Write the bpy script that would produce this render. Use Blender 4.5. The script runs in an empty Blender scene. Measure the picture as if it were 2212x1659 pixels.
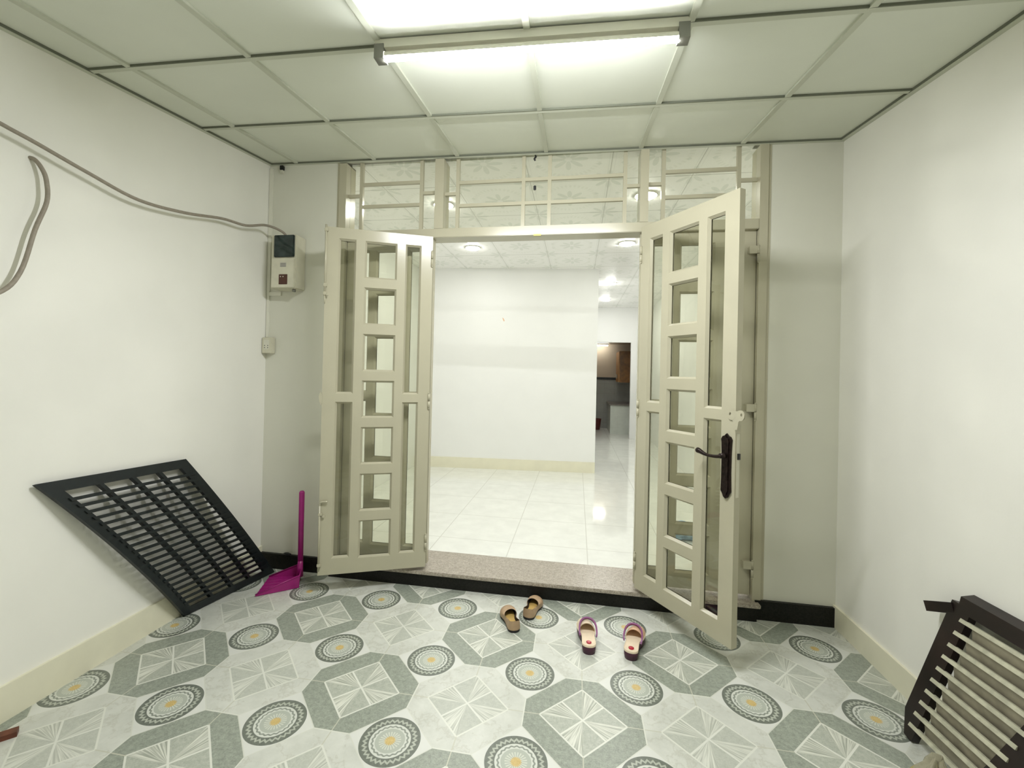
import bpy, bmesh, math, random
from mathutils import Vector, Matrix
random.seed(7)
scene = bpy.context.scene
# ------------------------------------------------------------------ camera
W_IMG, H_IMG = 2212, 1659
F, CX, CY = 954.35, 1088.32, 799.93
PITCH, YAW, ROLL = .0057, -.1644, .0231
CAM = Vector((2.2929, -2.9583, 1.4756))
fw = Vector((math.sin(YAW)*math.cos(PITCH), math.cos(YAW)*math.cos(PITCH), math.sin(PITCH)))
r0 = Vector((math.cos(YAW), -math.sin(YAW), 0)); u0 = r0.cross(fw)
rt = r0*math.cos(ROLL)+u0*math.sin(ROLL); up = -r0*math.sin(ROLL)+u0*math.cos(ROLL)
cd = bpy.data.cameras.new('camera'); cam = bpy.data.objects.new('camera', cd)
scene.collection.objects.link(cam)
m = Matrix((rt, up, -fw)).transposed().to_4x4(); m.translation = CAM
cam.matrix_world = m
cd.sensor_fit = 'HORIZONTAL'; cd.sensor_width = 36; cd.lens = 36*F/W_IMG
cd.shift_x = (W_IMG/2-CX)/W_IMG; cd.shift_y = -(H_IMG/2-CY)/W_IMG
cd.clip_start = .05
scene.camera = cam
# ------------------------------------------------------------------ world, exposure
w = bpy.data.worlds.new('night'); scene.world = w; w.use_nodes = True
w.node_tree.nodes['Background'].inputs[0].default_value = (.02, .025, .03, 1)
w.node_tree.nodes['Background'].inputs[1].default_value = .3
vs = scene.view_settings
vs.view_transform = 'Standard'; vs.look = 'None'; vs.gamma = 1; vs.use_curve_mapping = False
vs.exposure = 1.17
try:
    scene.cycles.max_bounces = 12; scene.cycles.diffuse_bounces = 6
    scene.cycles.transparent_max_bounces = 16
    scene.cycles.sample_clamp_indirect = 6
    scene.cycles.use_denoising = True
    scene.cycles.caustics_reflective = False
except Exception: pass
TUBE_E, DOWN_E, KITCHEN_E = 190.0, 72.0, 16.0
GREEN_WHITE = (.97, 1.0, .93)

# ------------------------------------------------------------------ node maths
class NT:
    def __init__(s, name):
        s.m = bpy.data.materials.new(name); s.m.use_nodes = True
        s.t = s.m.node_tree; s.b = s.t.nodes['Principled BSDF']
    def n(s, t, **k):
        x = s.t.nodes.new(t)
        for a, v in k.items(): setattr(x, a, v)
        return x
    def put(s, v, sock):
        if isinstance(v, E): s.t.links.new(v.o, sock)
        elif hasattr(v, 'node'): s.t.links.new(v, sock)
        else: sock.default_value = v
    def math(s, op, *a):
        x = s.n('ShaderNodeMath', operation=op)
        for i, v in enumerate(a): s.put(v, x.inputs[i])
        return E(s, x.outputs[0])
    def mix(s, f, a, b):
        x = s.n('ShaderNodeMix', data_type='RGBA')
        s.put(f, x.inputs[0]); s.put(col(a), x.inputs[6]); s.put(col(b), x.inputs[7])
        return x.outputs[2]
    def pos(s):
        g = s.n('ShaderNodeNewGeometry'); x = s.n('ShaderNodeSeparateXYZ')
        s.t.links.new(g.outputs['Position'], x.inputs[0])
        return E(s, x.outputs[0]), E(s, x.outputs[1]), E(s, x.outputs[2]), g.outputs['Position']
    def objco(s):
        return s.n('ShaderNodeTexCoord').outputs['Object']
    def noise(s, vec, scale, detail=3, rough=.5):
        x = s.n('ShaderNodeTexNoise'); x.inputs['Scale'].default_value = scale
        x.inputs['Detail'].default_value = detail; x.inputs['Roughness'].default_value = rough
        s.put(vec, x.inputs['Vector']); return E(s, x.outputs['Fac'])
    def comb(s, x, y, z=0.0):
        c = s.n('ShaderNodeCombineXYZ')
        for i, v in enumerate((x, y, z)): s.put(v, c.inputs[i])
        return c.outputs[0]
    def bump(s, h, strength=.2, dist=.002):
        b = s.n('ShaderNodeBump'); b.inputs['Strength'].default_value = strength
        b.inputs['Distance'].default_value = dist; s.put(h, b.inputs['Height'])
        s.t.links.new(b.outputs[0], s.b.inputs['Normal'])
def col(c):
    return (*c, 1.0) if isinstance(c, tuple) and len(c) == 3 else c
class E:
    def __init__(s, t, o): s.t, s.o = t, o
    def __add__(s, b): return s.t.math('ADD', s, b)
    def __radd__(s, b): return s.t.math('ADD', b, s)
    def __sub__(s, b): return s.t.math('SUBTRACT', s, b)
    def __rsub__(s, b): return s.t.math('SUBTRACT', b, s)
    def __mul__(s, b): return s.t.math('MULTIPLY', s, b)
    def __rmul__(s, b): return s.t.math('MULTIPLY', b, s)
    def __truediv__(s, b): return s.t.math('DIVIDE', s, b)
    def lt(s, b): return s.t.math('LESS_THAN', s, b)
    def gt(s, b): return s.t.math('GREATER_THAN', s, b)
    def abs(s): return s.t.math('ABSOLUTE', s)
    def round(s): return s.t.math('ROUND', s)
    def floor(s): return s.t.math('FLOOR', s)
    def fract(s): return s.t.math('FRACT', s)
    def sin(s): return s.t.math('SINE', s)
    def cos(s): return s.t.math('COSINE', s)
    def sqrt(s): return s.t.math('SQRT', s)
    def mod2(s): return s.t.math('FLOORED_MODULO', s, 2.0)
    def clamp(s): return s.t.math('MINIMUM', s.t.math('MAXIMUM', s, 0.0), 1.0)
    def ramp(s, a, b): return ((s-a)/(b-a)).clamp()

def plain(name, c, rough=.5, metal=0, var=.0, scale=12, bump=0, bscale=60, spec=.5, coat=0):
    t = NT(name); p = t.objco()
    if var:
        n = t.noise(p, scale, 4)
        t.put(t.mix(n.ramp(.35, .65), tuple(x*(1-var) for x in c), tuple(min(1, x*(1+var)) for x in c)), t.b.inputs['Base Color'])
    else: t.b.inputs['Base Color'].default_value = col(c)
    t.b.inputs['Roughness'].default_value = rough; t.b.inputs['Metallic'].default_value = metal
    t.b.inputs['Specular IOR Level'].default_value = spec
    t.b.inputs['Coat Weight'].default_value = coat
    if bump: t.bump(t.noise(p, bscale, 3), bump)
    return t.m
def emit(name, c, e):
    t = NT(name); t.b.inputs['Base Color'].default_value = (.9, .9, .9, 1)
    t.b.inputs['Emission Color'].default_value = col(c); t.b.inputs['Emission Strength'].default_value = e
    return t.m
def glass(name, tint, rough=.02, refl=1.0):
    t = NT(name); t.t.nodes.remove(t.b)
    tr = t.n('ShaderNodeBsdfTransparent'); tr.inputs[0].default_value = col(tint)
    gl = t.n('ShaderNodeBsdfGlossy'); gl.inputs['Roughness'].default_value = rough
    fr = t.n('ShaderNodeFresnel'); g = t.n('ShaderNodeNewGeometry')
    # the same reflectance on the front and the back surface of the pane
    t.put(1.5-E(t, g.outputs['Backfacing'])*(1.5-1/1.5), fr.inputs[0])
    mx = t.n('ShaderNodeMixShader')
    t.t.links.new((E(t, fr.outputs[0])*refl).clamp().o, mx.inputs[0])
    t.t.links.new(tr.outputs[0], mx.inputs[1]); t.t.links.new(gl.outputs[0], mx.inputs[2])
    t.t.links.new(mx.outputs[0], t.t.nodes['Material Output'].inputs[0])
    return t.m

def floor_mat():
    t = NT('patterned_floor_tile'); x, y, z, P = t.pos(); p = .506
    a = (x-2.3489)/p; b = (y+1.0293)/p
    i = a.round(); j = b.round(); da = a-i; db = b-j
    par = (i+j).mod2()                      # 0 dark octagon, 1 light octagon
    ada, adb = da.abs(), db.abs(); l1 = ada+adb
    n1 = t.noise(P, 55, 5, .65); n2 = t.noise(P, 9, 4, .6); n3 = t.noise(P, 170, 3, .7)
    vein = (t.noise(P, 5, 6, .65)-.5).abs().ramp(0, .022)
    speck = n1.ramp(.3, .7)*.55+n3.ramp(.3, .7)*.45
    dark = t.mix(speck, (.165, .19, .155), (.40, .43, .365))
    light = t.mix((n2.ramp(.3, .75)*.7+speck*.3).clamp(), (.50, .515, .46), (.66, .67, .615))
    light = t.mix(vein, t.mix(.35, light, (.38, .37, .30)), light)
    octc = t.mix(par, dark, light)
    # inner star of eight wedges
    th = t.math('ARCTAN2', db, da)
    k = (th/(math.pi/4)).floor().mod2()
    st = t.noise(t.comb(th*14.0, (da*da+db*db).sqrt()*2.2), 1.3, 3, .6)
    wa = t.mix(speck, (.29, .315, .265), (.52, .54, .47))
    wb = t.mix(st.ramp(.38, .62), (.32, .34, .285), (.68, .69, .61))
    star = t.mix(k, wa, wb)
    spoke = (ada-adb).abs().lt(.011)
    star = t.mix(spoke, star, (.68, .69, .62))
    star = t.mix(par, star, t.mix(.25, star, (.62, .63, .58)))
    c = t.mix(l1.lt(.365), octc, star)
    c = t.mix((l1-.365).abs().lt(.010), c, (.66, .67, .60))
    jj = t.math('MINIMUM', ada, adb)
    c = t.mix((jj.lt(.0045))*(l1.gt(.365)), c, (.50, .50, .41))
    c = t.mix((t.math('MINIMUM', .5-ada, .5-adb)).lt(.0055), c, (.64, .65, .58))
    # medallion at the cell corners
    u = .5-ada; v = .5-adb; r = (u*u+v*v).sqrt(); phi = t.math('ARCTAN2', (b.fract()-.5), (a.fract()-.5))
    base = t.mix(n2, (.60, .61, .56), (.69, .70, .66))
    q = r/.238
    zig = ((phi*30.0/(2*math.pi)).fract()-.5).abs()*.20
    band = t.mix(speck, (.10, .115, .095), (.20, .22, .185))
    bandl = t.mix(speck, (.33, .36, .30), (.48, .50, .43))
    cc = t.mix(q.lt(1.0), base, band)
    cc = t.mix((q-.765-zig).abs().lt(.045), cc, bandl)
    cc = t.mix(q.lt(.68), cc, (.60, .62, .56))
    wav = (phi*20.0).sin()*.018
    cc = t.mix((q-.575-wav).abs().lt(.03), cc, (.25, .275, .235))
    cc = t.mix(q.lt(.49), cc, (.42, .45, .39))
    ray = ((phi*22.0).sin()).gt(.1)
    cc = t.mix(ray*q.lt(.36), cc, (.58, .60, .52))
    sunr = .17+(phi*16.0).sin()*.025
    cc = t.mix((q-sunr).lt(0.0), cc, t.mix(speck, (.48, .33, .10), (.66, .52, .24)))
    c = t.mix((u+v).lt(.347), c, cc)
    c = t.mix(((u+v)-.347).abs().lt(.006), c, (.60, .61, .54))
    t.put(c, t.b.inputs['Base Color'])
    t.put(.24+n1*.16, t.b.inputs['Roughness'])
    t.b.inputs['Specular IOR Level'].default_value = .5
    t.bump(n1, .12, .001)
    return t.m
def inner_ceiling_mat():
    t = NT('floral_ceiling_panel'); x, y, z, P = t.pos()
    a = (x-1.90)/.60; b = (y-2.54)/.69
    fa = a.fract()-.5; fb = b.fract()-.5
    def flower(u, v, R):
        r = (u*u+v*v).sqrt(); ph = t.math('ARCTAN2', v, u)
        pet = (ph*4.0).cos().abs()
        return (r.lt(R*pet))*(r.gt(R*.18))
    f1 = flower(fa, fb, .23)
    ua = a-a.round(); ub = b-b.round()
    f2 = flower(ua, ub, .22)
    r1 = (fa*fa+fb*fb).sqrt(); ph = t.math('ARCTAN2', fb, fa)
    ring = ((r1-.36).abs().lt(.03))*((ph*40.0).sin().gt(0.0))
    seam = (ua.abs().lt(.004)) + (ub.abs().lt(.006))
    strip = (ua.abs().lt(.045))*((ua*180.0).sin().gt(.2))
    dia = ((fa.abs()-.36).abs()+(fb.abs()-.12).abs()).lt(.035)
    msk = (f1+f2+dia).clamp()
    c = t.mix(msk, (.90, .90, .87), (.76, .78, .73))
    c = t.mix(ring*.5, c, (.78, .79, .73))
    c = t.mix(strip*.4, c, (.74, .75, .72))
    c = t.mix(seam.clamp(), c, (.50, .50, .44))
    t.put(c, t.b.inputs['Base Color']); t.b.inputs['Roughness'].default_value = .3
    return t.m
def granite(name, c0, c1, rough):
    t = NT(name); P = t.objco()
    n = t.noise(P, 160, 4, .7); n2 = t.noise(P, 60, 4, .7)
    t.put(t.mix((n*.6+n2*.4).ramp(.38, .62), c0, c1), t.b.inputs['Base Color'])
    t.b.inputs['Roughness'].default_value = rough
    if c0[0] < .01: t.b.inputs['Specular IOR Level'].default_value = .2
    return t.m
def tiles_mat(name, c, g, sx, sz, rough=.2):
    t = NT(name); x, y, z, P = t.pos()
    n = t.noise(P, 7, 5, .6)
    e = t.math('MINIMUM', ((x/sx).fract()-.5).abs()*-1.0+.5, ((y/sx).fract()-.5).abs()*-1.0+.5) if sz is None else \
        t.math('MINIMUM', ((x/sx).fract()-.5).abs()*-1.0+.5, ((z/sz).fract()-.5).abs()*-1.0+.5)
    cc = t.mix(n.ramp(.3, .7), tuple(v*.9 for v in c), c)
    t.put(t.mix(e.lt(.006), cc, g), t.b.inputs['Base Color'])
    t.b.inputs['Roughness'].default_value = rough; return t.m

M = dict(
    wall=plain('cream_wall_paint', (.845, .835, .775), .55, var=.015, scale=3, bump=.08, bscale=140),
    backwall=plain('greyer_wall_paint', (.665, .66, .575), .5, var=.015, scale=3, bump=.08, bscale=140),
    inwall=plain('white_wall_paint', (.83, .835, .815), .5, var=.01, scale=3),
    ceil=plain('ceiling_panel', (.70, .725, .635), .5, var=.02, scale=3, bump=.05, bscale=200),
    bar=plain('ceiling_bar', (.53, .55, .455), .45),
    barshadow=plain('bar_shadow_paint', (.14, .15, .11), .8),
    skirt=plain('cream_skirting', (.76, .735, .58), .4, var=.03, scale=6),
    cream=plain('cream_gloss_paint', (.455, .430, .318), .22, var=.02, scale=5, bump=.06, bscale=90),
    floor=floor_mat(), inceil=inner_ceiling_mat(),
    black=granite('black_granite', (.004, .005, .004), (.018, .017, .014), .38),
    brown=granite('speckled_granite', (.20, .17, .13), (.52, .47, .40), .3),
    infloor=tiles_mat('glossy_white_floor_tile', (.80, .81, .76), (.60, .60, .55), .60, None, .08),
    glass=glass('clear_glass', (.96, .965, .925)),
    steel=plain('dull_metal', (.35, .35, .30), .4, 1),
    white=plain('white_plastic', (.66, .65, .55), .4), ivory=plain('ivory_plastic', (.60, .58, .46), .45, var=.04, scale=20),
    trunk=plain('painted_trunking', (.72, .71, .62), .4),
    grey=plain('grey_plastic', (.18, .18, .15), .5), dark=plain('dark_plastic', (.008, .009, .009), .35),
    smoke=plain('smoked_window', (.022, .035, .032), .08, var=.3, scale=20),
    rust=plain('brown_breaker', (.07, .022, .012), .3),
    cable=plain('grey_cable', (.29, .255, .205), .6, var=.08, scale=60),
    grate=plain('black_plastic', (.004, .008, .009), .45, var=.2, scale=30),
    magenta=plain('magenta_plastic', (.32, .012, .165), .35, var=.06, scale=20),
    bronze=plain('dark_bronze', (.02, .012, .01), .35, .6, var=.4, scale=60, bump=.6, bscale=90),
    tan=plain('tan_leather', (.40, .275, .165), .45, var=.06, scale=40, bump=.1, bscale=200),
    lining=plain('dark_lining', (.018, .008, .01), .8), insole=plain('yellow_insole', (.52, .34, .10), .6, var=.1, scale=30),
    blacksole=plain('black_sole', (.008, .006, .006), .5),
    purple=plain('purple_rubber', (.20, .045, .16), .4, var=.08, scale=30), plum=plain('plum_rubber', (.055, .012, .03), .5),
    footbed=plain('cream_footbed', (.74, .62, .46), .55, var=.05, scale=25), peach=plain('peach_rubber', (.72, .47, .30), .4),
    red=plain('red_button', (.42, .004, .025), .15, coat=.5),
    timber=plain('dark_timber', (.012, .006, .005), .4, var=.4, scale=8), redwood=plain('reddish_wood', (.13, .035, .015), .5, var=.4, scale=20),
    slat=plain('weathered_slat', (.27, .245, .18), .5, var=.2, scale=14), slatedge=plain('pale_slat_edge', (.46, .45, .34), .5, var=.15, scale=30),
    cabinet=plain('brown_cabinet_wood', (.34, .15, .025), .35, var=.15, scale=10), cabinetdoor=plain('dark_cabinet_wood', (.15, .065, .012), .35, var=.25, scale=14),
    ktile=tiles_mat('grey_wall_tile', (.32, .33, .31), (.22, .22, .2), .25, .25), kwall=plain('beige_kitchen_wall', (.50, .43, .33), .6),
    counter=tiles_mat('pale_counter_tile', (.62, .66, .60), (.5, .53, .48), .25, .25), ktop=granite('grey_worktop', (.08, .07, .06), (.25, .22, .2), .3),
    bucket=plain('dark_red_bucket', (.10, .015, .012), .4), paper=plain('faded_label', (.42, .40, .36), .6),
    yellow=plain('yellow_wrapper', (.55, .42, .04), .5), brass=plain('dull_brass', (.28, .24, .06), .4, .5),
    tube=emit('lit_tube', (.97, .98, 1.0), TUBE_E), down=emit('lit_downlight', (1, .99, .95), DOWN_E), kt=emit('lit_kitchen_tube', (1, .98, .92), KITCHEN_E),
    blue=plain('pale_blue_cloth', (.30, .42, .55), .8, var=.3, scale=20),
)
def bag_mat():
    t = NT('crumpled_clear_plastic'); P = t.objco()
    n = t.noise(P, 9, 3)
    t.put(t.mix(n.ramp(.48, .56), (.50, .47, .34), (.58, .45, .05)), t.b.inputs['Base Color'])
    t.b.inputs['Roughness'].default_value = .25; t.b.inputs['Transmission Weight'].default_value = .35
    t.b.inputs['Alpha'].default_value = .85
    t.bump(t.noise(P, 30, 4), .8, .01)
    return t.m
M['bag'] = bag_mat()

# ------------------------------------------------------------------ builders
COL = scene.collection
def obj(name, bm, mats, parent=None, smooth=False):
    me = bpy.data.meshes.new(name); bmesh.ops.recalc_face_normals(bm, faces=bm.faces)
    bm.to_mesh(me); bm.free()
    for mm in (mats if isinstance(mats, (list, tuple)) else [mats]): me.materials.append(mm)
    o = bpy.data.objects.new(name, me); COL.objects.link(o)
    if parent: o.parent = parent
    if smooth:
        for f in me.polygons: f.use_smooth = True
    return o
def empty(name, loc=(0, 0, 0), rz=0):
    o = bpy.data.objects.new(name, None); COL.objects.link(o); o.location = loc; o.rotation_euler = (0, 0, rz)
    o.empty_display_size = .1; return o
def tag(o, label=None, cat=None, group=None, kind=None):
    if label: o['label'] = label
    if cat: o['category'] = cat
    if group: o['group'] = group
    if kind: o['kind'] = kind
    return o
def B(): return bmesh.new()
def poly(bm, pts, mi=0):
    f = bm.faces.new([bm.verts.new(p) for p in pts]); f.material_index = mi; return f
def hexa(bm, c, mi=0):
    v = [bm.verts.new(p) for p in c]
    for f in ((0, 1, 2, 3), (7, 6, 5, 4), (0, 4, 5, 1), (1, 5, 6, 2), (2, 6, 7, 3), (3, 7, 4, 0)):
        bm.faces.new([v[k] for k in f]).material_index = mi
def box(bm, x0, x1, y0, y1, z0, z1, mi=0, bev=0, T=None):
    pts = [(x0, y0, z0), (x1, y0, z0), (x1, y1, z0), (x0, y1, z0), (x0, y0, z1), (x1, y0, z1), (x1, y1, z1), (x0, y1, z1)]
    if T: pts = [T(*p) for p in pts]
    if not bev: hexa(bm, pts, mi); return
    b2 = B(); hexa(b2, pts, mi)
    bmesh.ops.bevel(b2, geom=b2.edges[:], offset=bev, segments=2, affect='EDGES')
    for f in b2.faces: f.material_index = mi
    merge(bm, b2)
def merge(bm, b2):
    mp = {v: bm.verts.new(v.co) for v in b2.verts}
    for f in b2.faces:
        g = bm.faces.new([mp[v] for v in f.verts]); g.material_index = f.material_index; g.smooth = f.smooth
    b2.free()
def bar(bm, p, q, w, h, upv=(0, 0, 1), mi=0):
    p, q = Vector(p), Vector(q); d = (q-p).normalized(); s = d.cross(Vector(upv)).normalized(); u = s.cross(d)
    c = []
    for e in (p, q):
        for a, b in ((-1, -1), (1, -1), (1, 1), (-1, 1)): c.append(e+s*a*w/2+u*b*h/2)
    hexa(bm, c, mi)
def smoothpath(P, n=6):
    P = [Vector(p) for p in P]; P = [2*P[0]-P[1]]+P+[2*P[-1]-P[-2]]; o = []
    for k in range(1, len(P)-2):
        for s in range(n):
            t = s/n; a, b, c, d = P[k-1:k+3]
            o.append(.5*((2*b)+(c-a)*t+(2*a-5*b+4*c-d)*t*t+(3*b-a-3*c+d)*t**3))
    o.append(P[-2]); return o
def tube(bm, P, r, seg=10, mi=0, cap=True):
    P = [Vector(p) for p in P]; n = len(P); R = r if isinstance(r, (list, tuple)) else [r]*n
    rings = []; u = None
    for k in range(n):
        d = (P[min(k+1, n-1)]-P[max(k-1, 0)]).normalized()
        if u is None: u = d.orthogonal().normalized()
        u = (u-d*u.dot(d)).normalized(); v = d.cross(u)
        rings.append([bm.verts.new(P[k]+R[k]*(u*math.cos(2*math.pi*s/seg)+v*math.sin(2*math.pi*s/seg))) for s in range(seg)])
    for a, b in zip(rings, rings[1:]):
        for s in range(seg):
            f = bm.faces.new((a[s], a[(s+1) % seg], b[(s+1) % seg], b[s])); f.material_index = mi; f.smooth = True
    if cap:
        bm.faces.new(rings[0][::-1]).material_index = mi; bm.faces.new(rings[-1]).material_index = mi
def cyl(bm, p, q, r, seg=16, mi=0, r2=None): tube(bm, [p, q], [r, r if r2 is None else r2], seg, mi)
def prism(bm, pts, y0, y1, T, mi=0):
    a = [bm.verts.new(T(x, y0, z)) for x, z in pts]; b = [bm.verts.new(T(x, y1, z)) for x, z in pts]
    bm.faces.new(a).material_index = mi; bm.faces.new(b[::-1]).material_index = mi
    for k in range(len(pts)):
        l = (k+1) % len(pts); bm.faces.new((a[k], b[k], b[l], a[l])).material_index = mi
def struct(name, bm, mats, label, cat, parent=None):
    o = obj(name, bm, mats, parent)
    if parent is None: tag(o, label, cat, kind='structure')
    return o

# ------------------------------------------------------------------ room shell
RW, RD = 3.854, 3.9
def CZ(x, d): return 2.9604-.1176*d-.0148*(x-1.9)        # the porch ceiling slopes down towards the street
WT = .12
bm = B(); box(bm, -.1, 3.96, -RD-.1, .0, -.1, 0); struct('floor', bm, M['floor'], 'patterned grey and white tiled porch floor with round medallions', 'floor')
bm = B(); box(bm, -.12, 0, -RD, .0, 0, 3.05); struct('wall_left', bm, M['wall'], 'cream porch wall behind the black grate and cable', 'wall')
bm = B(); box(bm, RW, RW+.12, -RD, .0, 0, 3.05); struct('wall_right', bm, M['wall'], 'cream porch wall behind the slatted timber panel', 'wall')
bm = B(); box(bm, -.12, RW+.12, -RD-.12, -RD, 0, 3.05); struct('wall_bounce', bm, M['wall'], 'unseen wall added behind the camera to bounce light into the porch', 'wall')  # unseen closing wall, added so the lamp light bounces back
bm = B(); box(bm, -.12, .555, 0, WT, 0, 3.06); box(bm, 3.445, RW+.12, 0, WT, 0, 3.06); box(bm, .555, 3.445, 0, WT, -.1, .06); box(bm, .555, 3.445, 0, WT, 2.985, 3.06)
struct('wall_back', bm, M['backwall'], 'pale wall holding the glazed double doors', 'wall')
# ceiling panels
bm = B(); d1 = RD+.05
c = []
for zz in (0, .04):
    for x, d in ((-.02, d1), (RW+.02, d1), (RW+.02, -.0), (-.02, -.0)): c.append((x, -d, CZ(x, d)+zz+.004))
hexa(bm, c); struct('ceiling', bm, M['ceil'], 'sloping suspended panel ceiling over the porch', 'ceiling')
bm = B(); cr = .0122
def cp(x, d, dz=0): return Vector((x, -d, CZ(x, d)+dz))
def gp(x, d):                       # grid line coordinates turned slightly against the wall
    return 1.9+(x-1.9)*math.cos(cr)+d*math.sin(cr), d*math.cos(cr)-(x-1.9)*math.sin(cr)
for k in range(6):
    x = .2274+.61*k
    a = gp(x, .0+(x-1.9)*math.sin(cr)); b = gp(x, RD)
    bar(bm, cp(a[0], a[1], -.001), cp(b[0], b[1], -.001), .026, .010)
    # dark strip beside cross and edge bars: their shadow line put into colour
for k in range(6):
    d = .6007+.6278*k
    if d > RD: break
    a = gp(.0, d); b = gp(RW, d)
    bar(bm, cp(0.0, a[1], -.001), cp(RW, b[1], -.001), .024, .010)
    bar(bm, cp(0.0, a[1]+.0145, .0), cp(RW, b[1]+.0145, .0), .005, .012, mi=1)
for (x0, x1, da, db) in ((.012, .012, 0, RD), (RW-.012, RW-.012, 0, RD)):
    bar(bm, cp(x0, da, -.003), cp(x1, db, -.003), .024, .014)
    s = 1 if x0 < 1 else -1
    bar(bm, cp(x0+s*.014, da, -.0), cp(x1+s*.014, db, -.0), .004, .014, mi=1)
bar(bm, cp(0, .010, -.003), cp(RW, .010, -.003), .02, .014)
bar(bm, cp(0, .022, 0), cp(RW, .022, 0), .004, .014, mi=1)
struct('trim_1', bm, [M['bar'], M['barshadow']], 'pale metal grid of bars holding the ceiling panels', 'ceiling grid')
# skirtings
bm = B(); box(bm, 0, .014, -RD, -.0, 0, .150); struct('baseboard_left', bm, M['skirt'], 'cream painted skirting along the wall with the grate', 'skirting')
bm = B(); box(bm, RW-.014, RW, -RD, 0, 0, .128); struct('baseboard_right', bm, M['skirt'], 'cream painted skirting along the wall with the timber panel', 'skirting')
bm = B(); box(bm, .0, .58, -.022, 0.0, 0, .108); box(bm, 3.40, RW, -.022, 0, 0, .116)
struct('baseboard_back', bm, M['black'], 'black granite skirting either side of the doorstep', 'skirting')
bm = B(); box(bm, .58, 3.40, -.050, 0, 0, .082, 0); box(bm, .56, 3.42, -.060, .30, .082, .106, 1, bev=.004)
bm2 = bm; struct('trim_2', bm2, [M['black'], M['brown']], 'doorstep with black riser and speckled brown granite tread', 'doorstep')
# painted band and door frame
bm = B(); box(bm, .548, .566, -.004, WT+.01, .106, 2.972); box(bm, 3.434, 3.452, -.004, WT+.01, .116, 2.93)
box(bm, .566, .622, -.014, WT, .106, 2.962); box(bm, 3.385, 3.434, -.014, WT, .106, 2.93)
box(bm, 1.288, 1.352, -.014, WT, 2.4685, 2.955); box(bm, 2.670, 2.722, -.014, WT, 2.4685, 2.945)
box(bm, .622, 3.385, -.014, WT, 2.405, 2.468, bev=.003)
struct('trim_3', bm, M['cream'], 'cream painted timber door frame with two transom posts', 'door frame')

# transom lights
def window(name, x0, x1, vs_, hmid, hside, label):
    e = empty(name, (x0, .03, 2.468)); tag(e, label, 'window', kind='structure')
    zt = 2.972; z0 = 2.468; bw = .024
    bm = B(); ox, oy, oz = e.location
    def bb(a, b, c, d, t=.012): box(bm, a-ox, b-ox, -t, t, c-oz, d-oz)
    for v in vs_: bb(v-bw/2, v+bw/2, z0, zt)
    for h in hmid:
        for a, b in zip(vs_, vs_[1:]): bb(a+bw/2-.002, b-bw/2+.002, h-.011, h+.011, .010)
    bb(x0, vs_[0]-bw/2+.002, hside-.011, hside+.011, .010); bb(vs_[-1]+bw/2-.002, x1, hside-.011, hside+.011, .010)
    obj('bars', bm, M['cream'], e)
    bm = B(); box(bm, 0, x1-x0, .017, .021, 0, zt-z0); obj('glass_pane', bm, M['glass'], e)
window('window_1', .622, 1.288, (.722, 1.178), (2.815, 2.655), 2.735, 'left transom light above the left door leaves')
window('window_2', 1.352, 2.670, (1.443, 1.905, 2.082, 2.577), (2.795, 2.635), 2.72, 'wide middle transom light above the open doorway')
window('window_3', 2.722, 3.385, (2.818, 3.273), (2.80, 2.635), 2.725, 'right transom light above the open right leaf')

# ------------------------------------------------------------------ door leaves
# leaf local frame: x along the leaf from the hinge, z up, front face at y=0, body towards +y
ROWS = [(.225+.3100*k, .225+.3100*k+.248) for k in range(7)]
LH, LZ0 = .693, .130
def leaf(name, loc, d, flip, label, top=2.405, L=LH):
    """d = direction hinge -> free edge; flip = +1 when the body lies to the left of d"""
    d = Vector((d[0], d[1], 0)).normalized(); n = Vector((-d.y, d.x, 0))*flip
    root = empty(name, (loc[0], loc[1], LZ0)); tag(root, label, 'door', kind='structure')
    def T(x, y, z): return d*x+n*y+Vector((0, 0, z-LZ0))
    th = .040; s = L/LH
    cols = [(.077*s, .183*s), (.238*s, .447*s), (.503*s, .612*s)]
    z1 = top
    bm = B()
    xs = [0, cols[0][0], cols[0][1], cols[1][0], cols[1][1], cols[2][0], cols[2][1], L]
    # stiles
    for a, b in ((0, 1), (2, 3), (4, 5), (6, 7)): box(bm, xs[a], xs[b], 0, th, LZ0, z1, T=T)
    opens = []
    for ci in (0, 2):
        a, b = cols[ci]
        zz = [(.235, 1.260), (1.314, 2.335)]
        box(bm, a, b, .0, th, LZ0, .235, T=T); box(bm, a, b, 0, th, 1.260, 1.314, T=T); box(bm, a, b, 0, th, 2.335, z1, T=T)
        opens += [(a, b, c, e) for c, e in zz]
    a, b = cols[1]; prev = LZ0
    for c, e in ROWS: box(bm, a, b, 0, th, prev, c, T=T); opens.append((a, b, c, e)); prev = e
    box(bm, a, b, 0, th, prev, z1, T=T)
    # glazing beads on both faces, sloping in to the glass
    for (a, b, c, e) in opens:
        for y0, y1 in ((.001, .016), (th-.001, th-.016)):
            o = [(a, c), (b, c), (b, e), (a, e)]; k = .012
            i = [(a+k, c+k), (b-k, c+k), (b-k, e-k), (a+k, e-k)]
            for q in range(4):
                r = (q+1) % 4
                poly(bm, [T(o[q][0], y0, o[q][1]), T(o[r][0], y0, o[r][1]), T(i[r][0], y1, i[r][1]), T(i[q][0], y1, i[q][1])])
    obj('leaf_frame', bm, M['cream'], root)
    bm = B()
    for (a, b, c, e) in opens: box(bm, a+.002, b-.002, .0175, .0225, c+.002, e-.002, T=T)
    obj('glass_panes', bm, M['glass'], root)
    return root, T
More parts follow.
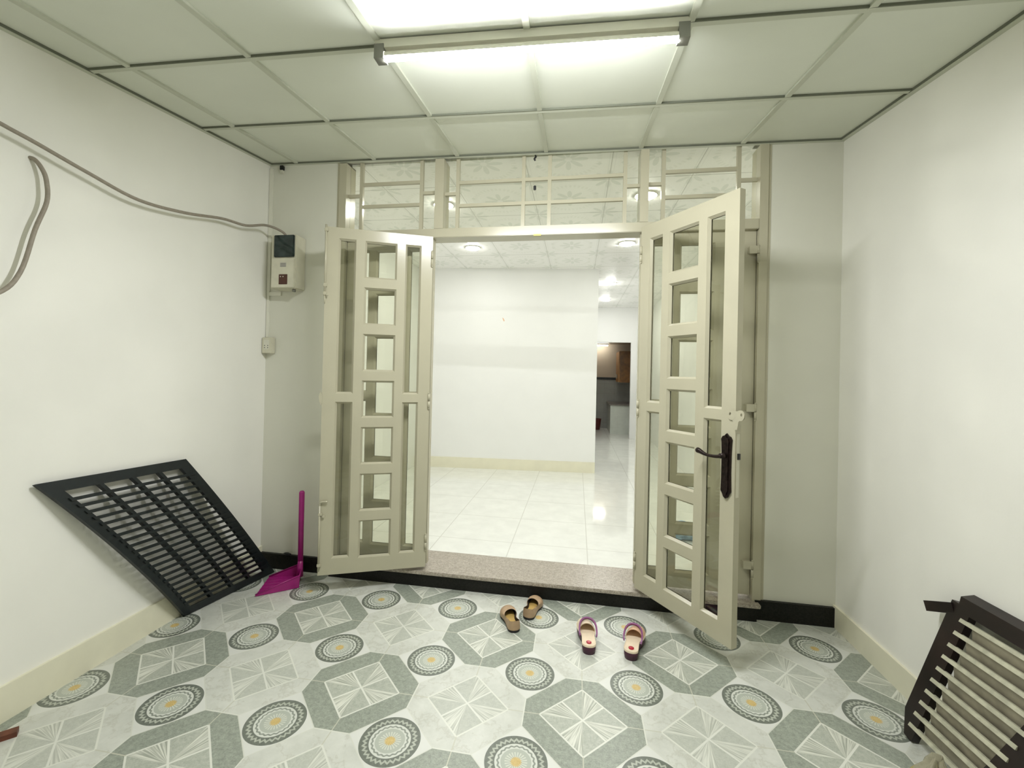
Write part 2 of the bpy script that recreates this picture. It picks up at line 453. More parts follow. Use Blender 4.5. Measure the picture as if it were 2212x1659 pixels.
# closed side leaves
dl, TL = leaf('door_1', (.626, .018), (1, 0), 1, 'closed side leaf behind the open left door leaf', L=.655)
dr, TR = leaf('door_4', (3.381, .018), (-1, 0), -1, 'closed side leaf behind the open right door leaf', L=.70)
bm = B()
d2, T2 = leaf('door_2', (1.292, -.034), (-.635, -.280), -1, 'open left door leaf of cream timber and glass, folded back beside the dustpan')
d3, T3 = leaf('door_3', (2.680, -.034), (.395, -.570), 1, 'open right door leaf with the dark bronze handle', top=2.425)
def hinge_bm(bm, T, x, z, y=-.010):
    cyl(bm, T(x, y, z-.05), T(x, y, z-.002), .008, 10); cyl(bm, T(x, y, z+.002), T(x, y, z+.05), .008, 10)
    cyl(bm, T(x, y, z+.05), T(x, y, z+.058), .0085, 10, r2=.003); cyl(bm, T(x, y, z-.058), T(x, y, z-.05), .003, 10, r2=.0085)
for zz in (2.25, 1.27, .30):
    bm = B(); hinge_bm(bm, TR, -.002, zz, -.030)
    box(bm, .004, .050, -.0335, -.0285, zz-.0, zz+.048, T=TR); box(bm, -.050, -.004, -.0335, -.0285, zz-.048, zz, T=TR)
    box(bm, .004, .050, -.030, .002, zz+.006, zz+.044, T=TR); box(bm, -.050, -.004, -.030, -.0325+.03, zz-.046, zz-.004, T=TR)
    obj('hinge', bm, M['cream'], dr)
for zz in (2.25, 1.27, .30):
    bm = B(); hinge_bm(bm, T2, .004, zz, -.006); obj('hinge', bm, M['cream'], d2)
    bm = B(); hinge_bm(bm, T3, .004, zz, -.004); obj('hinge', bm, M['cream'], d3)
# bolts on the left leaf
bm = B(); x = .690
cyl(bm, T2(x, -.008, 1.95), T2(x, -.008, 2.415), .007, 10)
for zz in (2.38, 2.02, 1.965): box(bm, x-.012, x+.010, -.018, .001, zz-.012, zz+.012, T=T2, bev=.003)
cyl(bm, T2(x, -.008, 1.965), T2(x-.02, -.022, 1.95), .005, 8); cyl(bm, T2(x, -.008, 1.95), T2(x, -.008, 1.90), .006, 8, r2=.003)
obj('bolt', bm, M['cream'], d2)
bm = B()
cyl(bm, T2(.688, -.008, .16), T2(.688, -.008, .600), .006, 10)
tube(bm, smoothpath([T2(.688, -.008, .585), T2(.686, -.010, .603), T2(.67, -.014, .612), T2(.640, -.016, .612)], 4), .006, 8)
for zz in (.53, .20): box(bm, .672, .697, -.016, .001, zz-.009, zz+.009, T=T2, bev=.002)
cyl(bm, T2(.664, -.001, .515), T2(.664, -.014, .515), .008, 10)
obj('bolt', bm, M['cream'], d2)
bm = B(); prism(bm, [(.688, 1.30), (.700, 1.33), (.712, 1.30), (.708, 1.26), (.697, 1.235), (.690, 1.26)], -.004, .006, T2)
obj('latch_hook', bm, M['cream'], d2)
# handle, lock and hasp on the right leaf
bm = B()
pl = [(.650, .868), (.662, .876), (.668, .890), (.678, .905), (.677, .93), (.675, 1.0), (.676, 1.10), (.678, 1.15), (.680, 1.165), (.672, 1.180), (.660, 1.185), (.650, 1.196),
      (.640, 1.185), (.628, 1.180), (.620, 1.165), (.622, 1.15), (.624, 1.10), (.625, 1.0), (.623, .93), (.622, .905), (.632, .890), (.638, .876)]
prism(bm, pl, -.010, .001, T3)
prism(bm, [(.65+(a-.65)*.6, 1.03+(b-1.03)*.93) for a, b in pl], -.016, -.009, T3)
cyl(bm, T3(.650, -.014, .965), T3(.650, -.020, .965), .010, 12)
plate = obj('escutcheon', bm, M['bronze'], d3); tag(plate, 'ornate dark bronze lock plate')
bm = B()
cyl(bm, T3(.650, -.012, 1.085), T3(.650, -.050, 1.085), .013, 14)
pts = smoothpath([T3(.655, -.048, 1.085), T3(.62, -.056, 1.078), T3(.57, -.058, 1.079), T3(.53, -.056, 1.090), T3(.505, -.055, 1.095)], 5)
tube(bm, pts, [.010, .010, .0095, .009, .0085, .0082, .008, .008, .008, .008, .0085, .009, .010, .011, .012, .013, .014, .0145, .014, .011, .004][:len(pts)], 12)
obj('door_handle', bm, M['bronze'], d3, True)
bm = B()
for cx in (.672, .722):
    ring = []
    for k in range(20):
        a = 2*math.pi*k/20; ring.append((cx+.022*math.cos(a), 1.292+.026*math.sin(a)))
    hole = [(cx+(.006 if cx > .7 else -.006)+.005*math.cos(2*math.pi*k/20), 1.296+.008*math.sin(2*math.pi*k/20)) for k in range(20)]
    for y in (-.006, -.001):
        va = [bm.verts.new(T3(x_, y, z_)) for x_, z_ in ring]; vb = [bm.verts.new(T3(x_, y, z_)) for x_, z_ in hole]
        for k in range(20): bm.faces.new((va[k], va[(k+1) % 20], vb[(k+1) % 20], vb[k]))
prism(bm, [(.690, 1.22), (.705, 1.22), (.712, 1.26), (.722, 1.27), (.722, 1.312), (.672, 1.312), (.672, 1.27), (.683, 1.26)], -.0055, -.0015, T3)
obj('hasp', bm, M['cream'], d3)
bm = B(); box(bm, LH-.001, LH+.002, .012, .030, .88, 1.20, T=T3); obj('lock_faceplate', bm, M['ivory'], d3)
bm = B(); box(bm, LH+.001, LH+.010, .014, .028, 1.07, 1.10, T=T3); obj('latch', bm, M['dark'], d3)

# ------------------------------------------------------------------ inner rooms
ZI = .10; ZC = 2.965
bm = B(); box(bm, -.6, 4.2, WT, 9.0, .0, ZI); struct('floor_inner', bm, M['infloor'], 'glossy white tiled floor of the bright inner room', 'floor')
bm = B(); box(bm, -.6, 4.2, WT, 7.0, ZC, ZC+.08); box(bm, .625, 3.382, .058, WT, ZC, ZC+.018); struct('ceiling_inner', bm, M['inceil'], 'white ceiling panels printed with pale grey flowers', 'ceiling')
bm = B(); box(bm, -.12, 0, WT, 7.1, ZI, ZC); struct('wall_inner_left', bm, M['inwall'], 'white left wall of the inner room', 'wall')
bm = B(); box(bm, RW, RW+.12, WT, 9.0, ZI, ZC); struct('wall_inner_right', bm, M['inwall'], 'white right wall of the inner room', 'wall')
bm = B()
def py(x): return 3.158+.0832*x
hexa(bm, [(0, py(0), ZI), (2.565, py(2.565), ZI), (2.565, 7.0, ZI), (0, 7.0, ZI), (0, py(0), ZC), (2.565, py(2.565), ZC), (2.565, 7.0, ZC), (0, 7, ZC)])
struct('wall_partition', bm, M['inwall'], 'plain white partition wall facing the open doorway', 'wall')
bm = B()
hexa(bm, [(0, py(0)-.012, ZI), (2.565, py(2.565)-.012, ZI), (2.565, py(2.565), ZI), (0, py(0), ZI), (0, py(0)-.012, .25), (2.565, py(2.565)-.012, .25), (2.565, py(2.565), .25), (0, py(0), .25)])
struct('baseboard_inner', bm, M['skirt'], 'cream skirting along the white partition', 'skirting')
bm = B()
box(bm, 2.565, 2.70, 7.0, 7.1, ZI, ZC); box(bm, 3.445, RW, 7.0, 7.1, ZI, ZC); box(bm, 2.70, 3.445, 7.0, 7.1, 2.20, ZC)
struct('wall_far', bm, M['inwall'], 'white wall around the kitchen doorway', 'wall')
bm = B(); prism(bm, [(1.225, 2.26), (1.232, 2.262), (1.252, 2.232), (1.256, 2.215), (1.246, 2.208), (1.232, 2.235)], 0, .004, lambda x, y, z: (x, py(x)-.0045+y, z))
tag(obj('wall_mark', bm, M['peach']), 'tiny peach coloured scrap stuck on the white partition', 'scrap')
# kitchen
bm = B(); box(bm, 2.2, RW, 8.8, 8.9, ZI, 1.36); struct('trim_4', bm, M['ktile'], 'grey marbled tiles on the kitchen back wall', 'wall tiles')
bm = B(); box(bm, 2.2, RW, 8.79, 8.9, 1.36, 1.42); struct('trim_5', bm, M['grate'], 'dark border strip over the kitchen tiles', 'tile border')
bm = B(); box(bm, 2.2, RW, 8.8, 8.9, 1.42, 2.4); struct('wall_kitchen', bm, M['kwall'], 'beige kitchen wall above the tile border', 'wall')
bm = B(); box(bm, 2.1, 2.2, 7.1, 8.9, ZI, 2.4); struct('wall_kitchen_left', bm, M['kwall'], 'beige left wall of the kitchen', 'wall')
bm = B(); box(bm, 2.1, RW, 7.1, 8.9, 2.28, 2.36); struct('ceiling_kitchen', bm, M['kwall'], 'beige kitchen ceiling', 'ceiling')
e = tag(empty('wall_cabinet', (3.31, 8.0, 1.31)), 'brown wooden kitchen cabinet hung over the worktop', 'cabinet')
e.location = (0, 0, 0)
bm = B(); hexa(bm, [(3.29, 7.9, 1.31), (RW-.004, 7.9, 1.31), (RW-.004, 8.6, 1.31), (3.29, 8.6, 1.31), (3.29, 7.9, 2.06), (RW-.004, 7.9, 2.06), (RW-.004, 8.6, 2.06), (3.29, 8.6, 2.06)])
obj('body', bm, M['cabinetdoor'], e)
bm = B(); hexa(bm, [(3.272, 7.9, 1.32), (3.29, 7.9, 1.32), (3.29, 8.6, 1.32), (3.272, 8.6, 1.32), (3.272, 7.9, 2.05), (3.29, 7.9, 2.05), (3.29, 8.6, 2.05), (3.272, 8.6, 2.05)])
dd = obj('door', bm, M['cabinet'], e)
bm = B(); box(bm, 3.256, 3.272, 8.40, 8.42, 1.40, 1.50); obj('handle', bm, M['steel'], dd)
e = tag(empty('kitchen_counter'), 'pale tiled kitchen counter with grey worktop', 'counter')
bm = B(); box(bm, 3.085, RW-.004, 7.72, 8.79, ZI, .77); obj('base', bm, M['counter'], e)
bm = B(); box(bm, 3.06, RW-.004, 7.69, 8.79, .771, .80); obj('worktop', bm, M['ktop'], e)
e = tag(empty('bucket', (2.82, 8.45, ZI)), 'small dark red bucket on the kitchen floor', 'bucket')
bm = B(); tube(bm, [(0, 0, 0), (0, 0, .27)], [.07, .10], 20, cap=False); f = [bm.verts.new((.07*math.cos(a*math.pi/10), .07*math.sin(a*math.pi/10), .001)) for a in range(20)]; bm.faces.new(f)
obj('bowl', bm, M['bucket'], e)
bm = B(); tube(bm, [(.102*math.cos(a*math.pi/12), .102*math.sin(a*math.pi/12), .27) for a in range(25)], .006, 8); obj('rim', bm, M['bucket'], e)
bm = B(); tube(bm, [(2.55, 8.55, 2.235), (3.05, 8.55, 2.235)], .018, 10)
e = tag(empty('kitchen_tube_light'), 'short lit tube lamp under the kitchen ceiling', 'lamp'); obj('tube', bm, M['kt'], e)
bm = B(); box(bm, 2.53, 3.07, 8.53, 8.57, 2.25, 2.28); obj('batten', bm, M['white'], e)
# downlights
def downlight(x, y, label):
    e = tag(empty('downlight', (x, y, ZC)), label, 'ceiling light', 'round downlights in the inner room')
    bm = B(); tube(bm, [(.088*math.cos(a*math.pi/16), .088*math.sin(a*math.pi/16), -.004) for a in range(33)], .006, 8); obj('rim', bm, M['white'], e)
    bm = B(); tube(bm, [(0, 0, -.002), (0, 0, -.012), (0, 0, -.018), (0, 0, -.020)], [.080, .080, .072, .030], 32); obj('diffuser', bm, M['down'], e)
for x, y, l in ((1.085, .83, 'round ceiling light just inside, glowing beside the left transom post'), (2.82, .805, 'round ceiling light just inside, glowing beside the right transom post'),
                (1.03, 2.18, 'round ceiling light seen through the doorway at its upper left'), (2.815, 2.15, 'large round ceiling light at the top right of the doorway'),
                (2.80, 4.36, 'small round ceiling light in the passage, nearer of the two'), (2.815, 5.95, 'small round ceiling light in the passage, farther of the two')):
    downlight(x, y, l)
# floor clutter seen through the closed right leaf
bm = B(); b2 = B(); bmesh.ops.create_icosphere(b2, subdivisions=3, radius=.12)
for v in b2.verts:
    v.co *= 1+.22*math.sin(v.co.x*40+1)*math.cos(v.co.y*37)+.12*math.sin(v.co.z*60); v.co.z = max(v.co.z*.6, -.05); v.co += Vector((3.20, 1.05, ZI+.052))
merge(bm, b2); tag(obj('cloth_bundle', bm, M['blue'], None, True), 'pale blue cloth bundle on the white floor behind the closed side leaf', 'cloth')

# ------------------------------------------------------------------ ceiling tube lamp
e = tag(empty('tube_lamp', (0, 0, 0)), 'long lit fluorescent tube in its batten on the porch ceiling', 'lamp')
pa, pb = Vector((1.455, -1.262, 0)), Vector((2.675, -1.232, 0))
def lp(t, dy, dz):
    p = pa.lerp(pb, t); return Vector((p.x, p.y+dy, CZ(p.x, -p.y)+dz-.006))
bm = B(); c = [lp(0, -.030, -.034), lp(1, -.030, -.034), lp(1, .018, -.034), lp(0, .018, -.034), lp(0, -.030, 0), lp(1, -.030, 0), lp(1, .018, 0), lp(0, .018, 0)]
hexa(bm, c); obj('batten', bm, M['white'], e)
# LED tube: the lower part glows, the upper part is an opaque aluminium back
def arc(bm, a0, a1, r, n=12, close=False):
    ax = (pb-pa).normalized(); sd = Vector((-ax.y, ax.x, 0)); rows = []
    for t in (.033, .967):
        c = lp(t, -.014, -.062); rows.append([bm.verts.new(c+r*(sd*math.sin(a)+Vector((0, 0, -math.cos(a))))) for a in [a0+(a1-a0)*k/n for k in range(n+1)]])
    for k in range(n): bm.faces.new((rows[0][k], rows[0][k+1], rows[1][k+1], rows[1][k]))
R_ = math.radians
bm = B(); arc(bm, R_(-66), R_(66), .0185, 16); obj('diffuser', bm, M['tube'], e, True)
bm = B(); arc(bm, R_(66), R_(294), .0183, 12); obj('tube_back', bm, M['white'], e, True)
for t0, t1 in ((.0, .033), (.967, 1.0)):
    bm = B(); c = [lp(t0, -.034, -.078), lp(t1, -.034, -.078), lp(t1, .012, -.078), lp(t0, .012, -.078), lp(t0, -.034, -.02), lp(t1, -.034, -.02), lp(t1, .012, -.02), lp(t0, .012, -.02)]
    hexa(bm, c); o = obj('end_cap', bm, M['grey'], e)

# ------------------------------------------------------------------ wall fittings at the left corner
e = tag(empty('meter_box', (.109, 0, 2.04)), 'cream electricity meter box with dark window on the wall beside the doors', 'meter box')
bm = B(); box(bm, 0, .197, -.112, 0, 0, .385, bev=.006); obj('case', bm, M['ivory'], e)
bm = B(); box(bm, .012, .192, -.124, -.108, .004, .215, bev=.004); obj('lower_cover', bm, M['ivory'], e)
bm = B(); box(bm, .030, .186, -.126, -.108, .224, .380, bev=.004); o = obj('meter_window', bm, M['smoke'], e); o['label'] = 'smoked dark meter window'
bm = B(); box(bm, .075, .142, -.1265, -.120, .028, .100, bev=.002); o = obj('breaker_window', bm, M['rust'], e); o['label'] = 'dark brown breaker window'
bm = B()
for k in range(2): cyl(bm, (.090+.02*k, -.128, .083), (.090+.02*k, -.126, .083), .004, 8)
obj('indicator', bm, M['white'], o)
bm = B(); box(bm, .083, .131, -.1255, -.122, .152, .182)
o = obj('plate', bm, M['paper'], e)
bm = B()
for k in range(3): box(bm, .088, .126, -.1262, -.1250, .156+.009*k, .159+.009*k)
obj('print', bm, M['grey'], o)
bm = B(); cyl(bm, (.17, -.085, .002), (.17, -.085, -.018), .012, 12); cyl(bm, (.165, -.10, -.012), (.18, -.085, -.014), .008, 10)
obj('cable_gland', bm, M['grey'], e)
# trunking
e = tag(empty('cable_trunking', (0, 0, 0)), 'thin cream cable trunking up the corner beside the meter box', 'trunking')
bm = B(); box(bm, .003, .028, -.013, 0, 2.04, 2.955); box(bm, .004, .024, -.012, 0, 1.70, 2.04); box(bm, .003, .118, -.010, 0, 2.008, 2.036)
obj('cover', bm, M['trunk'], e)
e = tag(empty('socket_box', (.004, 0, 1.578)), 'cream surface socket box low in the corner below the meter', 'socket')
bm = B(); box(bm, 0, .074, -.05, 0, 0, .118, bev=.004); obj('body', bm, M['ivory'], e)
bm = B()
for x in (.024, .050):
    for z in (.042, .058): cyl(bm, (x, -.0515, z), (x, -.049, z), .0035, 8)
obj('socket_holes', bm, M['dark'], e)
bm = B(); box(bm, .018, .060, -.0508, -.0495, .030, .100); obj('face_plate', bm, M['white'], e)
# cable along the wall
bm = B()
pts = smoothpath([(.02, -3.6, 2.20), (.03, -3.0, 2.40), (.05, -2.2, 2.47), (.06, -1.80, 2.435), (.06, -1.594, 2.40), (.06, -1.474, 2.383), (.06, -1.279, 2.349), (.06, -1.04, 2.317), (.06, -.77, 2.349),
                  (.06, -.504, 2.409), (.07, -.316, 2.428), (.10, -.18, 2.475), (.135, -.115, 2.475), (.180, -.088, 2.452), (.197, -.080, 2.433)], 6)
tube(bm, pts, .0085, 10); tag(obj('cable', bm, M['cable'], None, True), 'long grey brown cable sagging along the left wall to the meter box', 'cable')
bm = B()
pts = smoothpath([(-.02, -1.46, 2.335), (.012, -1.452, 2.332), (.030, -1.436, 2.30), (.04, -1.424, 2.25), (.045, -1.424, 2.16), (.045, -1.462, 2.03), (.045, -1.508, 1.84), (.045, -1.58, 1.74), (.045, -1.75, 1.66), (.045, -1.95, 1.66)], 6)
tube(bm, pts, .0085, 10); tag(obj('loose_cable', bm, M['cable'], None, True), 'short loose cable hanging from a hole in the left wall', 'cable')
bm = B(); box(bm, .095, .122, -.028, -.004, 2.935, 2.968, bev=.003); box(bm, .100, .117, -.024, -.002, 2.915, 2.94, mi=1)
tag(obj('corner_clip', bm, [M['dark'], M['white']]), 'tiny black clip under the ceiling near the left corner', 'clip')
bm = B(); tube(bm, smoothpath([(1.985, -.012, 2.938), (1.990, -.020, 2.925), (1.980, -.022, 2.912), (1.986, -.020, 2.900)], 4), .006, 8)
tag(obj('ceiling_hook', bm, M['dark']), 'small black hook under the ceiling edge before the middle transom', 'hook')
bm = B(); box(bm, 1.975, 1.993, .004, .017, 2.715, 2.745, bev=.003)
tag(obj('glass_sticker', bm, M['dark']), 'small black tab on the middle transom glass', 'tab')
bm = B(); box(bm, 1.985, 2.035, -.0155, -.001, 2.398, 2.410)
tag(obj('striker_plate', bm, M['brass']), 'small brass catch under the door header', 'catch')
bm = B(); b2 = B(); bmesh.ops.create_icosphere(b2, subdivisions=2, radius=1)
for v in b2.verts: v.co = Vector((.237+v.co.x*.030*(1+.2*math.sin(9*v.co.y)), -.026+v.co.y*.010, .120+v.co.z*.011))
merge(bm, b2); tag(obj('black_rag', bm, M['dark'], None, True), 'small black lump on the granite skirting left of the dustpan handle', 'rag')

# ------------------------------------------------------------------ black grate leaning on the left wall
e = tag(empty('slatted_grate', (0, 0, 0)), 'black slatted plastic grate leaning on the left wall', 'grate')
BL, BR = Vector((.055, -.690, .005)), Vector((.175, -.075, .005)); TLc, TRc = Vector((.030, -1.425, .955)), Vector((.030, -.690, .925))
def GP(u, v, off=0):          # u across (0 left, 1 right), v up
    p = BL.lerp(BR, u).lerp(TLc.lerp(TRc, u), v); bow = .042*4*v*(1-v)*(1-.55*u)
    return p+Vector((bow+off, 0, bow*.25+off*.3))
def sheet(bm, us, vsr, th, n=16, m=1, off=0):
    rows = []
    for k in range(n+1):
        v = vsr[0]+(vsr[1]-vsr[0])*k/n
        a = [GP(us[0]+(us[1]-us[0])*q/m, v, off) for q in range(m+1)]; b = [GP(us[0]+(us[1]-us[0])*q/m, v, off-th) for q in range(m+1)]
        rows.append([bm.verts.new(p) for p in a+b[::-1]])
    L = len(rows[0])
    for r, s in zip(rows, rows[1:]):
        for q in range(L): bm.faces.new((r[q], r[(q+1) % L], s[(q+1) % L], s[q]))
    bm.faces.new(rows[0][::-1]); bm.faces.new(rows[-1])
bm = B(); sheet(bm, (0, .085), (0, 1), .018); sheet(bm, (.90, 1), (0, 1), .018)
sheet(bm, (.085, .90), (.945, 1), .018, 2, 6); sheet(bm, (.085, .90), (0, .05), .018, 2, 6)
obj('rim_frame', bm, M['grate'], e)
for u in (.30, .52, .72): bm = B(); sheet(bm, (u-.014, u+.014), (.05, .945), .022, off=-.001); obj('rib', bm, M['grate'], e)
for k in range(21):
    v = .895-.0405*k
    bm = B(); sheet(bm, (.055, .965), (v-.0085, v+.0085), .016, 1, 8, off=.007); obj('slat', bm, M['grate'], e)

# ------------------------------------------------------------------ dustpan
e = tag(empty('dustpan', (.0, 0, 0)), 'magenta long handled dustpan standing beside the left door leaf', 'dustpan')
A, Bp, C, D = Vector((.284, -.405, 0)), Vector((.480, -.245, 0)), Vector((.385, -.085, 0)), Vector((.195, -.160, 0))
def pan():
    bm = B(); ht = .088
    up_ = Vector((0, 0, 1))
    outA, outB, outC, outD = A+up_*.003, Bp+up_*.003, C+up_*.003, D+up_*.003
    flare = [(A, Bp), (Bp, C), (C, D)]
    topA, topB, topC, topD = A+up_*.012, Bp+Vector((.012, -.008, ht)), C+Vector((.008, .010, ht)), D+up_*.012
    cen = (A+Bp+C+D)/4
    def thick(quad, t=.003):
        q = [Vector(x) for x in quad]; n = (q[1]-q[0]).cross(q[3]-q[0]).normalized()*t
        hexa(bm, [x for x in q]+[x+n for x in q])
    thick([outA, outB, outC, outD]); thick([outA, outB, topB, topA]); thick([outB, outC, topC, topB]); thick([outC, outD, topD, topC])
    tube(bm, [topA, topB, topC, topD], .005, 8)
    for k in range(5):
        s = .15+.17*k; bar(bm, A.lerp(D, s)+up_*.007, Bp.lerp(C, s)+up_*.007, .004, .004)
    return bm
obj('pan', pan(), M['magenta'], e)
bm = B(); hb = (Bp+C)/2
cyl(bm, hb+Vector((.002, .0, .040)), hb+Vector((.002, .003, .150)), .022, 14, r2=.017)
obj('socket', bm, M['magenta'], e)
bm = B(); tube(bm, [hb+Vector((.002, .003, .11)), hb+Vector((-.002, .006, .615)), hb+Vector((-.002, .006, .625))], [.0175, .0185, .012], 14); obj('handle', bm, M['magenta'], e, True)

# ------------------------------------------------------------------ shoes
def outline(L, wh, ww, wb, n=40, skew=0):
    """half widths at heel, waist, ball; closed outline from the heel round the right side to the toe and back"""
    def half(t):
        if t < .12: return wh*math.sqrt(max(0, 1-((.12-t)/.12)**2))
        if t < .4: s = (t-.12)/.28; return wh+(ww-wh)*(3*s*s-2*s**3)
        if t < .68: s = (t-.4)/.28; return ww+(wb-ww)*(3*s*s-2*s**3)
        s = (t-.68)/.32; return wb*math.sqrt(max(0, 1-s**2.2))
    P = []
    for k in range(n):
        t = .5-.5*math.cos(math.pi*k/n); P.append((half(t), t))
    for k in range(n):
        t = .5-.5*math.cos(math.pi*(n-k)/n); P.append((-half(t), t))
    return [(x+skew*max(0, t-.4)**2, t*L) for x, t in P]
def loft(bm, rings, mi=0, close_top=False, close_bot=False):
    R = [[bm.verts.new(p) for p in r] for r in rings]; n = len(R[0])
    for a, b in zip(R, R[1:]):
        for k in range(n):
            f = bm.faces.new((a[k], a[(k+1) % n], b[(k+1) % n], b[k])); f.material_index = mi; f.smooth = True
    if close_bot: bm.faces.new(R[0][::-1]).material_index = mi
    if close_top: bm.faces.new(R[-1]).material_index = mi
def upper_rings(O, L, t_open, h_side, h_heel, h_vamp, z0, op_w, inset=.003, steps=8, hb=0):
    rings = []; n = len(O)
    for s in range(steps+1):
        q = s/steps; r = []
        for (x, y) in O:
            t = y/L
            ty = t*t_open if t > 0 else 0
            ox = x*op_w; oy = inset+ty*L if t > .15 else inset*(1-t/.15)+inset*.2+ty*L*1.0
            rim = h_heel+(h_side-h_heel)*min(1, t/.45)
            if t > .6: rim += (h_vamp-h_side)*((t-.6)/.4)
            fx = math.sin(q*math.pi/2) if t > .3 else q     # round the vamp over the toes
            k = q**(1.0 if t < .3 else 1.6)
            z = z0+(rim-z0)*(math.sin(q*math.pi/2) if t > .3 else q)
            bul = 1+.05*math.sin(q*math.pi)*(1 if t < .9 else 0)
            r.append((x*bul*(1-k)+ox*k, y*(1-k)+oy*k, z))
        rings.append(r)
    return rings
def flat_shoe(loc, rz, mirror, label):
    e = tag(empty('ballet_flat', loc, rz), label, 'shoe', 'tan slip-on flats below the doorstep')
    L = .262; O = outline(L, .037, .033, .047, skew=.06*mirror)
    bm = B(); inn = [(x*.9, y*.985+.002, .012) for x, y in O]
    loft(bm, [[(x*.93, y*.99+.001, .0) for x, y in O], [(x*.97, y, .015) for x, y in O]], close_top=True, close_bot=True)
    obj('sole', bm, M['blacksole'], e)
    bm = B(); R = upper_rings(O, L, .60, .046, .066, .052, .014, .80)
    loft(bm, R); obj('upper', bm, M['tan'], e)
    bm = B(); R2 = [[(x*.93, y*.975+.003, z-.0015) for x, y, z in r] for r in R]
    loft(bm, R2); obj('lining', bm, M['lining'], e)
    bm = B(); loft(bm, [[(x*.90, y*.975+.003, .0125) for x, y in O], [(x*.88, y*.97+.004, .016) for x, y in O]], close_top=True)
    obj('insole', bm, M['insole'], e)
    return e
def ang(dx, dy): return math.atan2(-dx, dy)
flat_shoe((1.980, -.460, 0), ang(-.105, .225), 1, 'tan slip-on flat below the doorstep, the one nearer the camera')
flat_shoe((2.030, -.315, 0), ang(.055, .235), -1, 'tan slip-on flat with its toe close against the doorstep')
def clog(loc, rz, mirror, label, toe):
    e = tag(empty('clog', loc, rz), label, 'shoe', 'purple and cream clogs below the doorstep')
    L = .235; O = outline(L, .037, .035, .049, skew=.08*mirror)
    bm = B(); loft(bm, [[(x*.86, y*.97+.004, 0) for x, y in O], [(x*.95, y*.99+.002, .02) for x, y in O], [(x*.98, y, .045) for x, y in O]], close_top=True, close_bot=True)
    obj('sole', bm, M['plum'], e)
    bm = B()
    loft(bm, [[(x*.985, y, .040) for x, y in O], [(x*1.0, y, .050) for x, y in O], [(x*.95, y*.985+.002, .052) for x, y in O], [(x*.88, y*.96+.004, .047) for x, y in O]], close_top=True)
    obj('footbed', bm, M['footbed'], e)
    bm = B()
    # toe cap: arches over the front of the foot
    rings = []
    for k in range(12):
        t = .60+.40*k/11; hw = None
        s = max(0, (t-.68)/.32); hw = .047*math.sqrt(max(.0004, 1-s**2.2)) if t > .68 else .040+.007*min(1, (t-.45)/.23)
        ht = .050*math.sqrt(max(.02, 1-((t-.60)/.405)**2.4))*.86+.004
        rings.append([(hw*math.cos(math.pi*q/10)+.08*mirror*max(0, t-.4)**2, t*L, .046+ht*math.sin(math.pi*q/10)) for q in range(11)])
    Rv = [[bm.verts.new(p) for p in r] for r in rings]
    for a, b in zip(Rv, Rv[1:]):
        for q in range(10): bm.faces.new((a[q], a[q+1], b[q+1], b[q])).smooth = True
    o = obj('toe_cap', bm, M[toe], e)
    md = o.modifiers.new('thickness', 'SOLIDIFY'); md.thickness = .004
    bm = B()
    # strap folded forward over the toe cap
    pts = smoothpath([(.043, .085, .052), (.047, .100, .066), (.042, .145, .088), (.018, .170, .101), (-.018, .170, .101), (-.042, .145, .088), (-.047, .100, .066), (-.043, .085, .052)], 5)
    prev = None
    for k in range(len(pts)-1):
        bar(bm, pts[k], pts[k+1]+(pts[k+1]-pts[k])*.1, .008, .013, upv=(0, -.6, 1))
    obj('strap', bm, M['purple'], e)
    bm = B(); cyl(bm, (0, .036, .047), (0, .036, .0505), .014, 24); cyl(bm, (0, .036, .0505), (0, .036, .0525), .012, 24, r2=.009)
    obj('heel_button', bm, M['red'], e)
    return e
clog((2.388, -.580, .0), ang(-.01, .24), -1, 'cream and purple clog, nearer the tan flats', 'footbed')
clog((2.596, -.585, 0), ang(.055, .23), 1, 'cream and purple clog, nearer the open right door leaf', 'peach')

# ------------------------------------------------------------------ slatted timber panel against the right wall
e = tag(empty('slatted_timber_panel', (0, 0, 0)), 'dark framed slatted timber panel leaning on the right wall', 'slatted panel')
def RP(y, z, off=0): return Vector((3.700+z*.14/.65-off*.978, y, z+off*.21))
def qbar(bm, pts, th, off=0, mi=0):
    a = [RP(y, z, off) for y, z in pts]; b = [RP(y, z, off-th) for y, z in pts]
    hexa(bm, a+b, mi)
bm = B()
f = [RP(y, z, .0) for y, z in [(-.848, .002), (-.890, .002), (-.990, .600), (-.900, .600), (-.822, .095)]]
g = [RP(y, z, .028) for y, z in [(-.848, .002), (-.890, .002), (-.990, .600), (-.900, .600), (-.822, .095)]]
va = [bm.verts.new(p) for p in f]; vb = [bm.verts.new(p) for p in g]; bm.faces.new(va); bm.faces.new(vb[::-1])
for k in range(5): bm.faces.new((va[k], vb[k], vb[(k+1) % 5], va[(k+1) % 5]))
obj('side_rail', bm, M['timber'], e)
bm = B()
f = [(-1.12, .002), (-1.19, .002), (-1.44, .60), (-1.34, .60)]
c = [RP(y, z, 0) for y, z in f]+[RP(y, z, .028) for y, z in f]; hexa(bm, c); obj('side_rail', bm, M['timber'], e)
bm = B(); c = [RP(-.935, .592, -.012), RP(-1.46, .60, -.012), RP(-1.46, .655, -.012), RP(-.935, .648, -.012)]; hexa(bm, c+[p+Vector((-.045, 0, -.01)) for p in c])
obj('top_rail', bm, M['timber'], e)
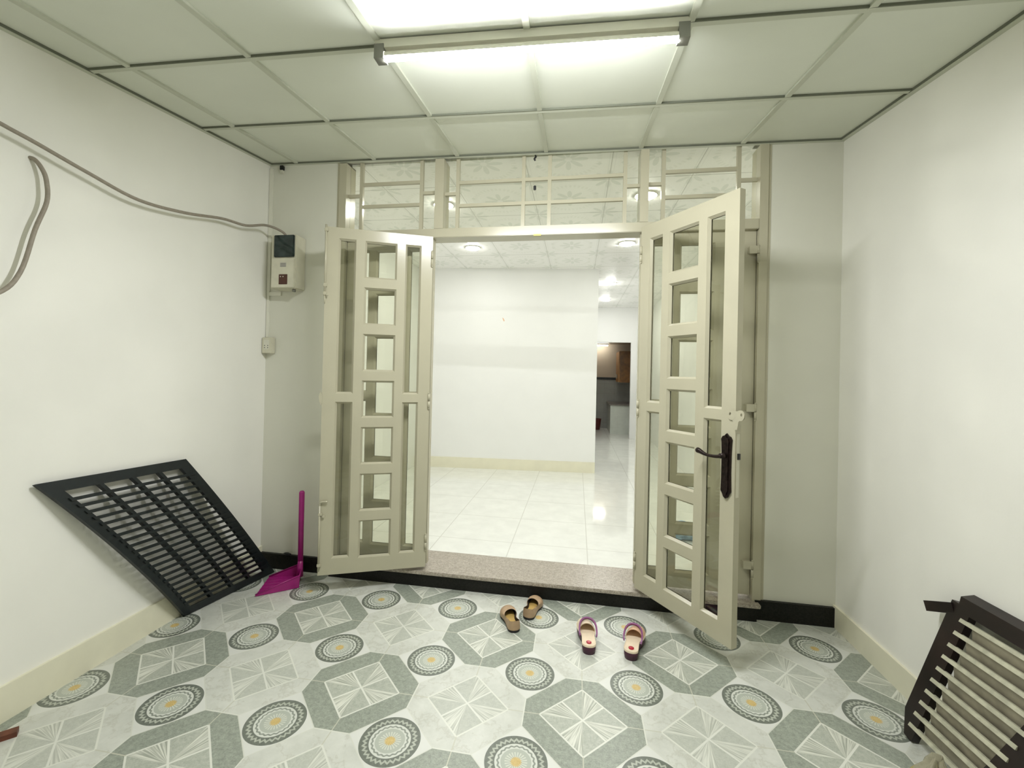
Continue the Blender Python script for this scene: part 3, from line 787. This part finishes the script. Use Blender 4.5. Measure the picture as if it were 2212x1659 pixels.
bm = B(); bar(bm, RP(-.915, .575, .014), RP(-.790, .520, .014), .036, .040); obj('leg_stub', bm, M['timber'], e)
for k in range(10):
    z = .052+.0545*k; ya = -.845-.105*(z/.55)-.008; yb = -1.18-.30*(z/.6)*.55
    bm = B()
    c = [RP(ya, z-.003, .034), RP(yb, z+.008, .034), RP(yb, z+.022, .030), RP(ya, z+.011, .030)]
    hexa(bm, c+[RP(ya, z-.003, .024), RP(yb, z+.008, .024), RP(yb, z+.022, .020), RP(ya, z+.011, .020)], 1)
    c = [RP(ya-.04, z-.050, .006), RP(yb, z-.040, .006), RP(yb, z+.008, .026), RP(ya-.05, z-.003, .026)]
    if k > 0: hexa(bm, c+[p+Vector((.006, 0, 0)) for p in c], 0)
    obj('slat', bm, [M['slat'], M['slatedge']], e)

# ------------------------------------------------------------------ small litter at the frame edges
bm = B(); b2 = B(); bmesh.ops.create_cone(b2, cap_ends=True, segments=28, radius1=.13, radius2=.02, depth=.17)
bmesh.ops.subdivide_edges(b2, edges=b2.edges[:], cuts=4, use_grid_fill=True)
for v in b2.verts:
    a = math.atan2(v.co.y, v.co.x); z = v.co.z+.085
    r = 1+.16*math.sin(5*a+z*30)+.10*math.sin(11*a-z*50)+.06*math.sin(17*a+2)
    v.co = Vector((3.545+v.co.x*r*.8+.2*z*.1, -1.20+v.co.y*r*.8, max(.001, z*(1+.12*math.sin(4*a)))))
merge(bm, b2); tag(obj('plastic_bag', bm, M['bag']), 'crumpled clear and yellow plastic bag before the timber panel', 'bag')
bm = B(); c0 = Vector((.137, -1.531, 0)); dr_ = Vector((-.13, -.14, 0)).normalized()
sd = Vector((-dr_.y, dr_.x, 0))
hexa(bm, [c0+sd*.018, c0-sd*.018, c0-sd*.018+dr_*.16, c0+sd*.018+dr_*.16, c0+sd*.018+Vector((0, 0, .02)), c0-sd*.018+Vector((0, 0, .02)), c0-sd*.018+dr_*.16+Vector((0, 0, .02)), c0+sd*.018+dr_*.16+Vector((0, 0, .02))])
tag(obj('wood_offcut', bm, M['redwood']), 'reddish brown wood offcut on the floor by the left skirting', 'offcut')
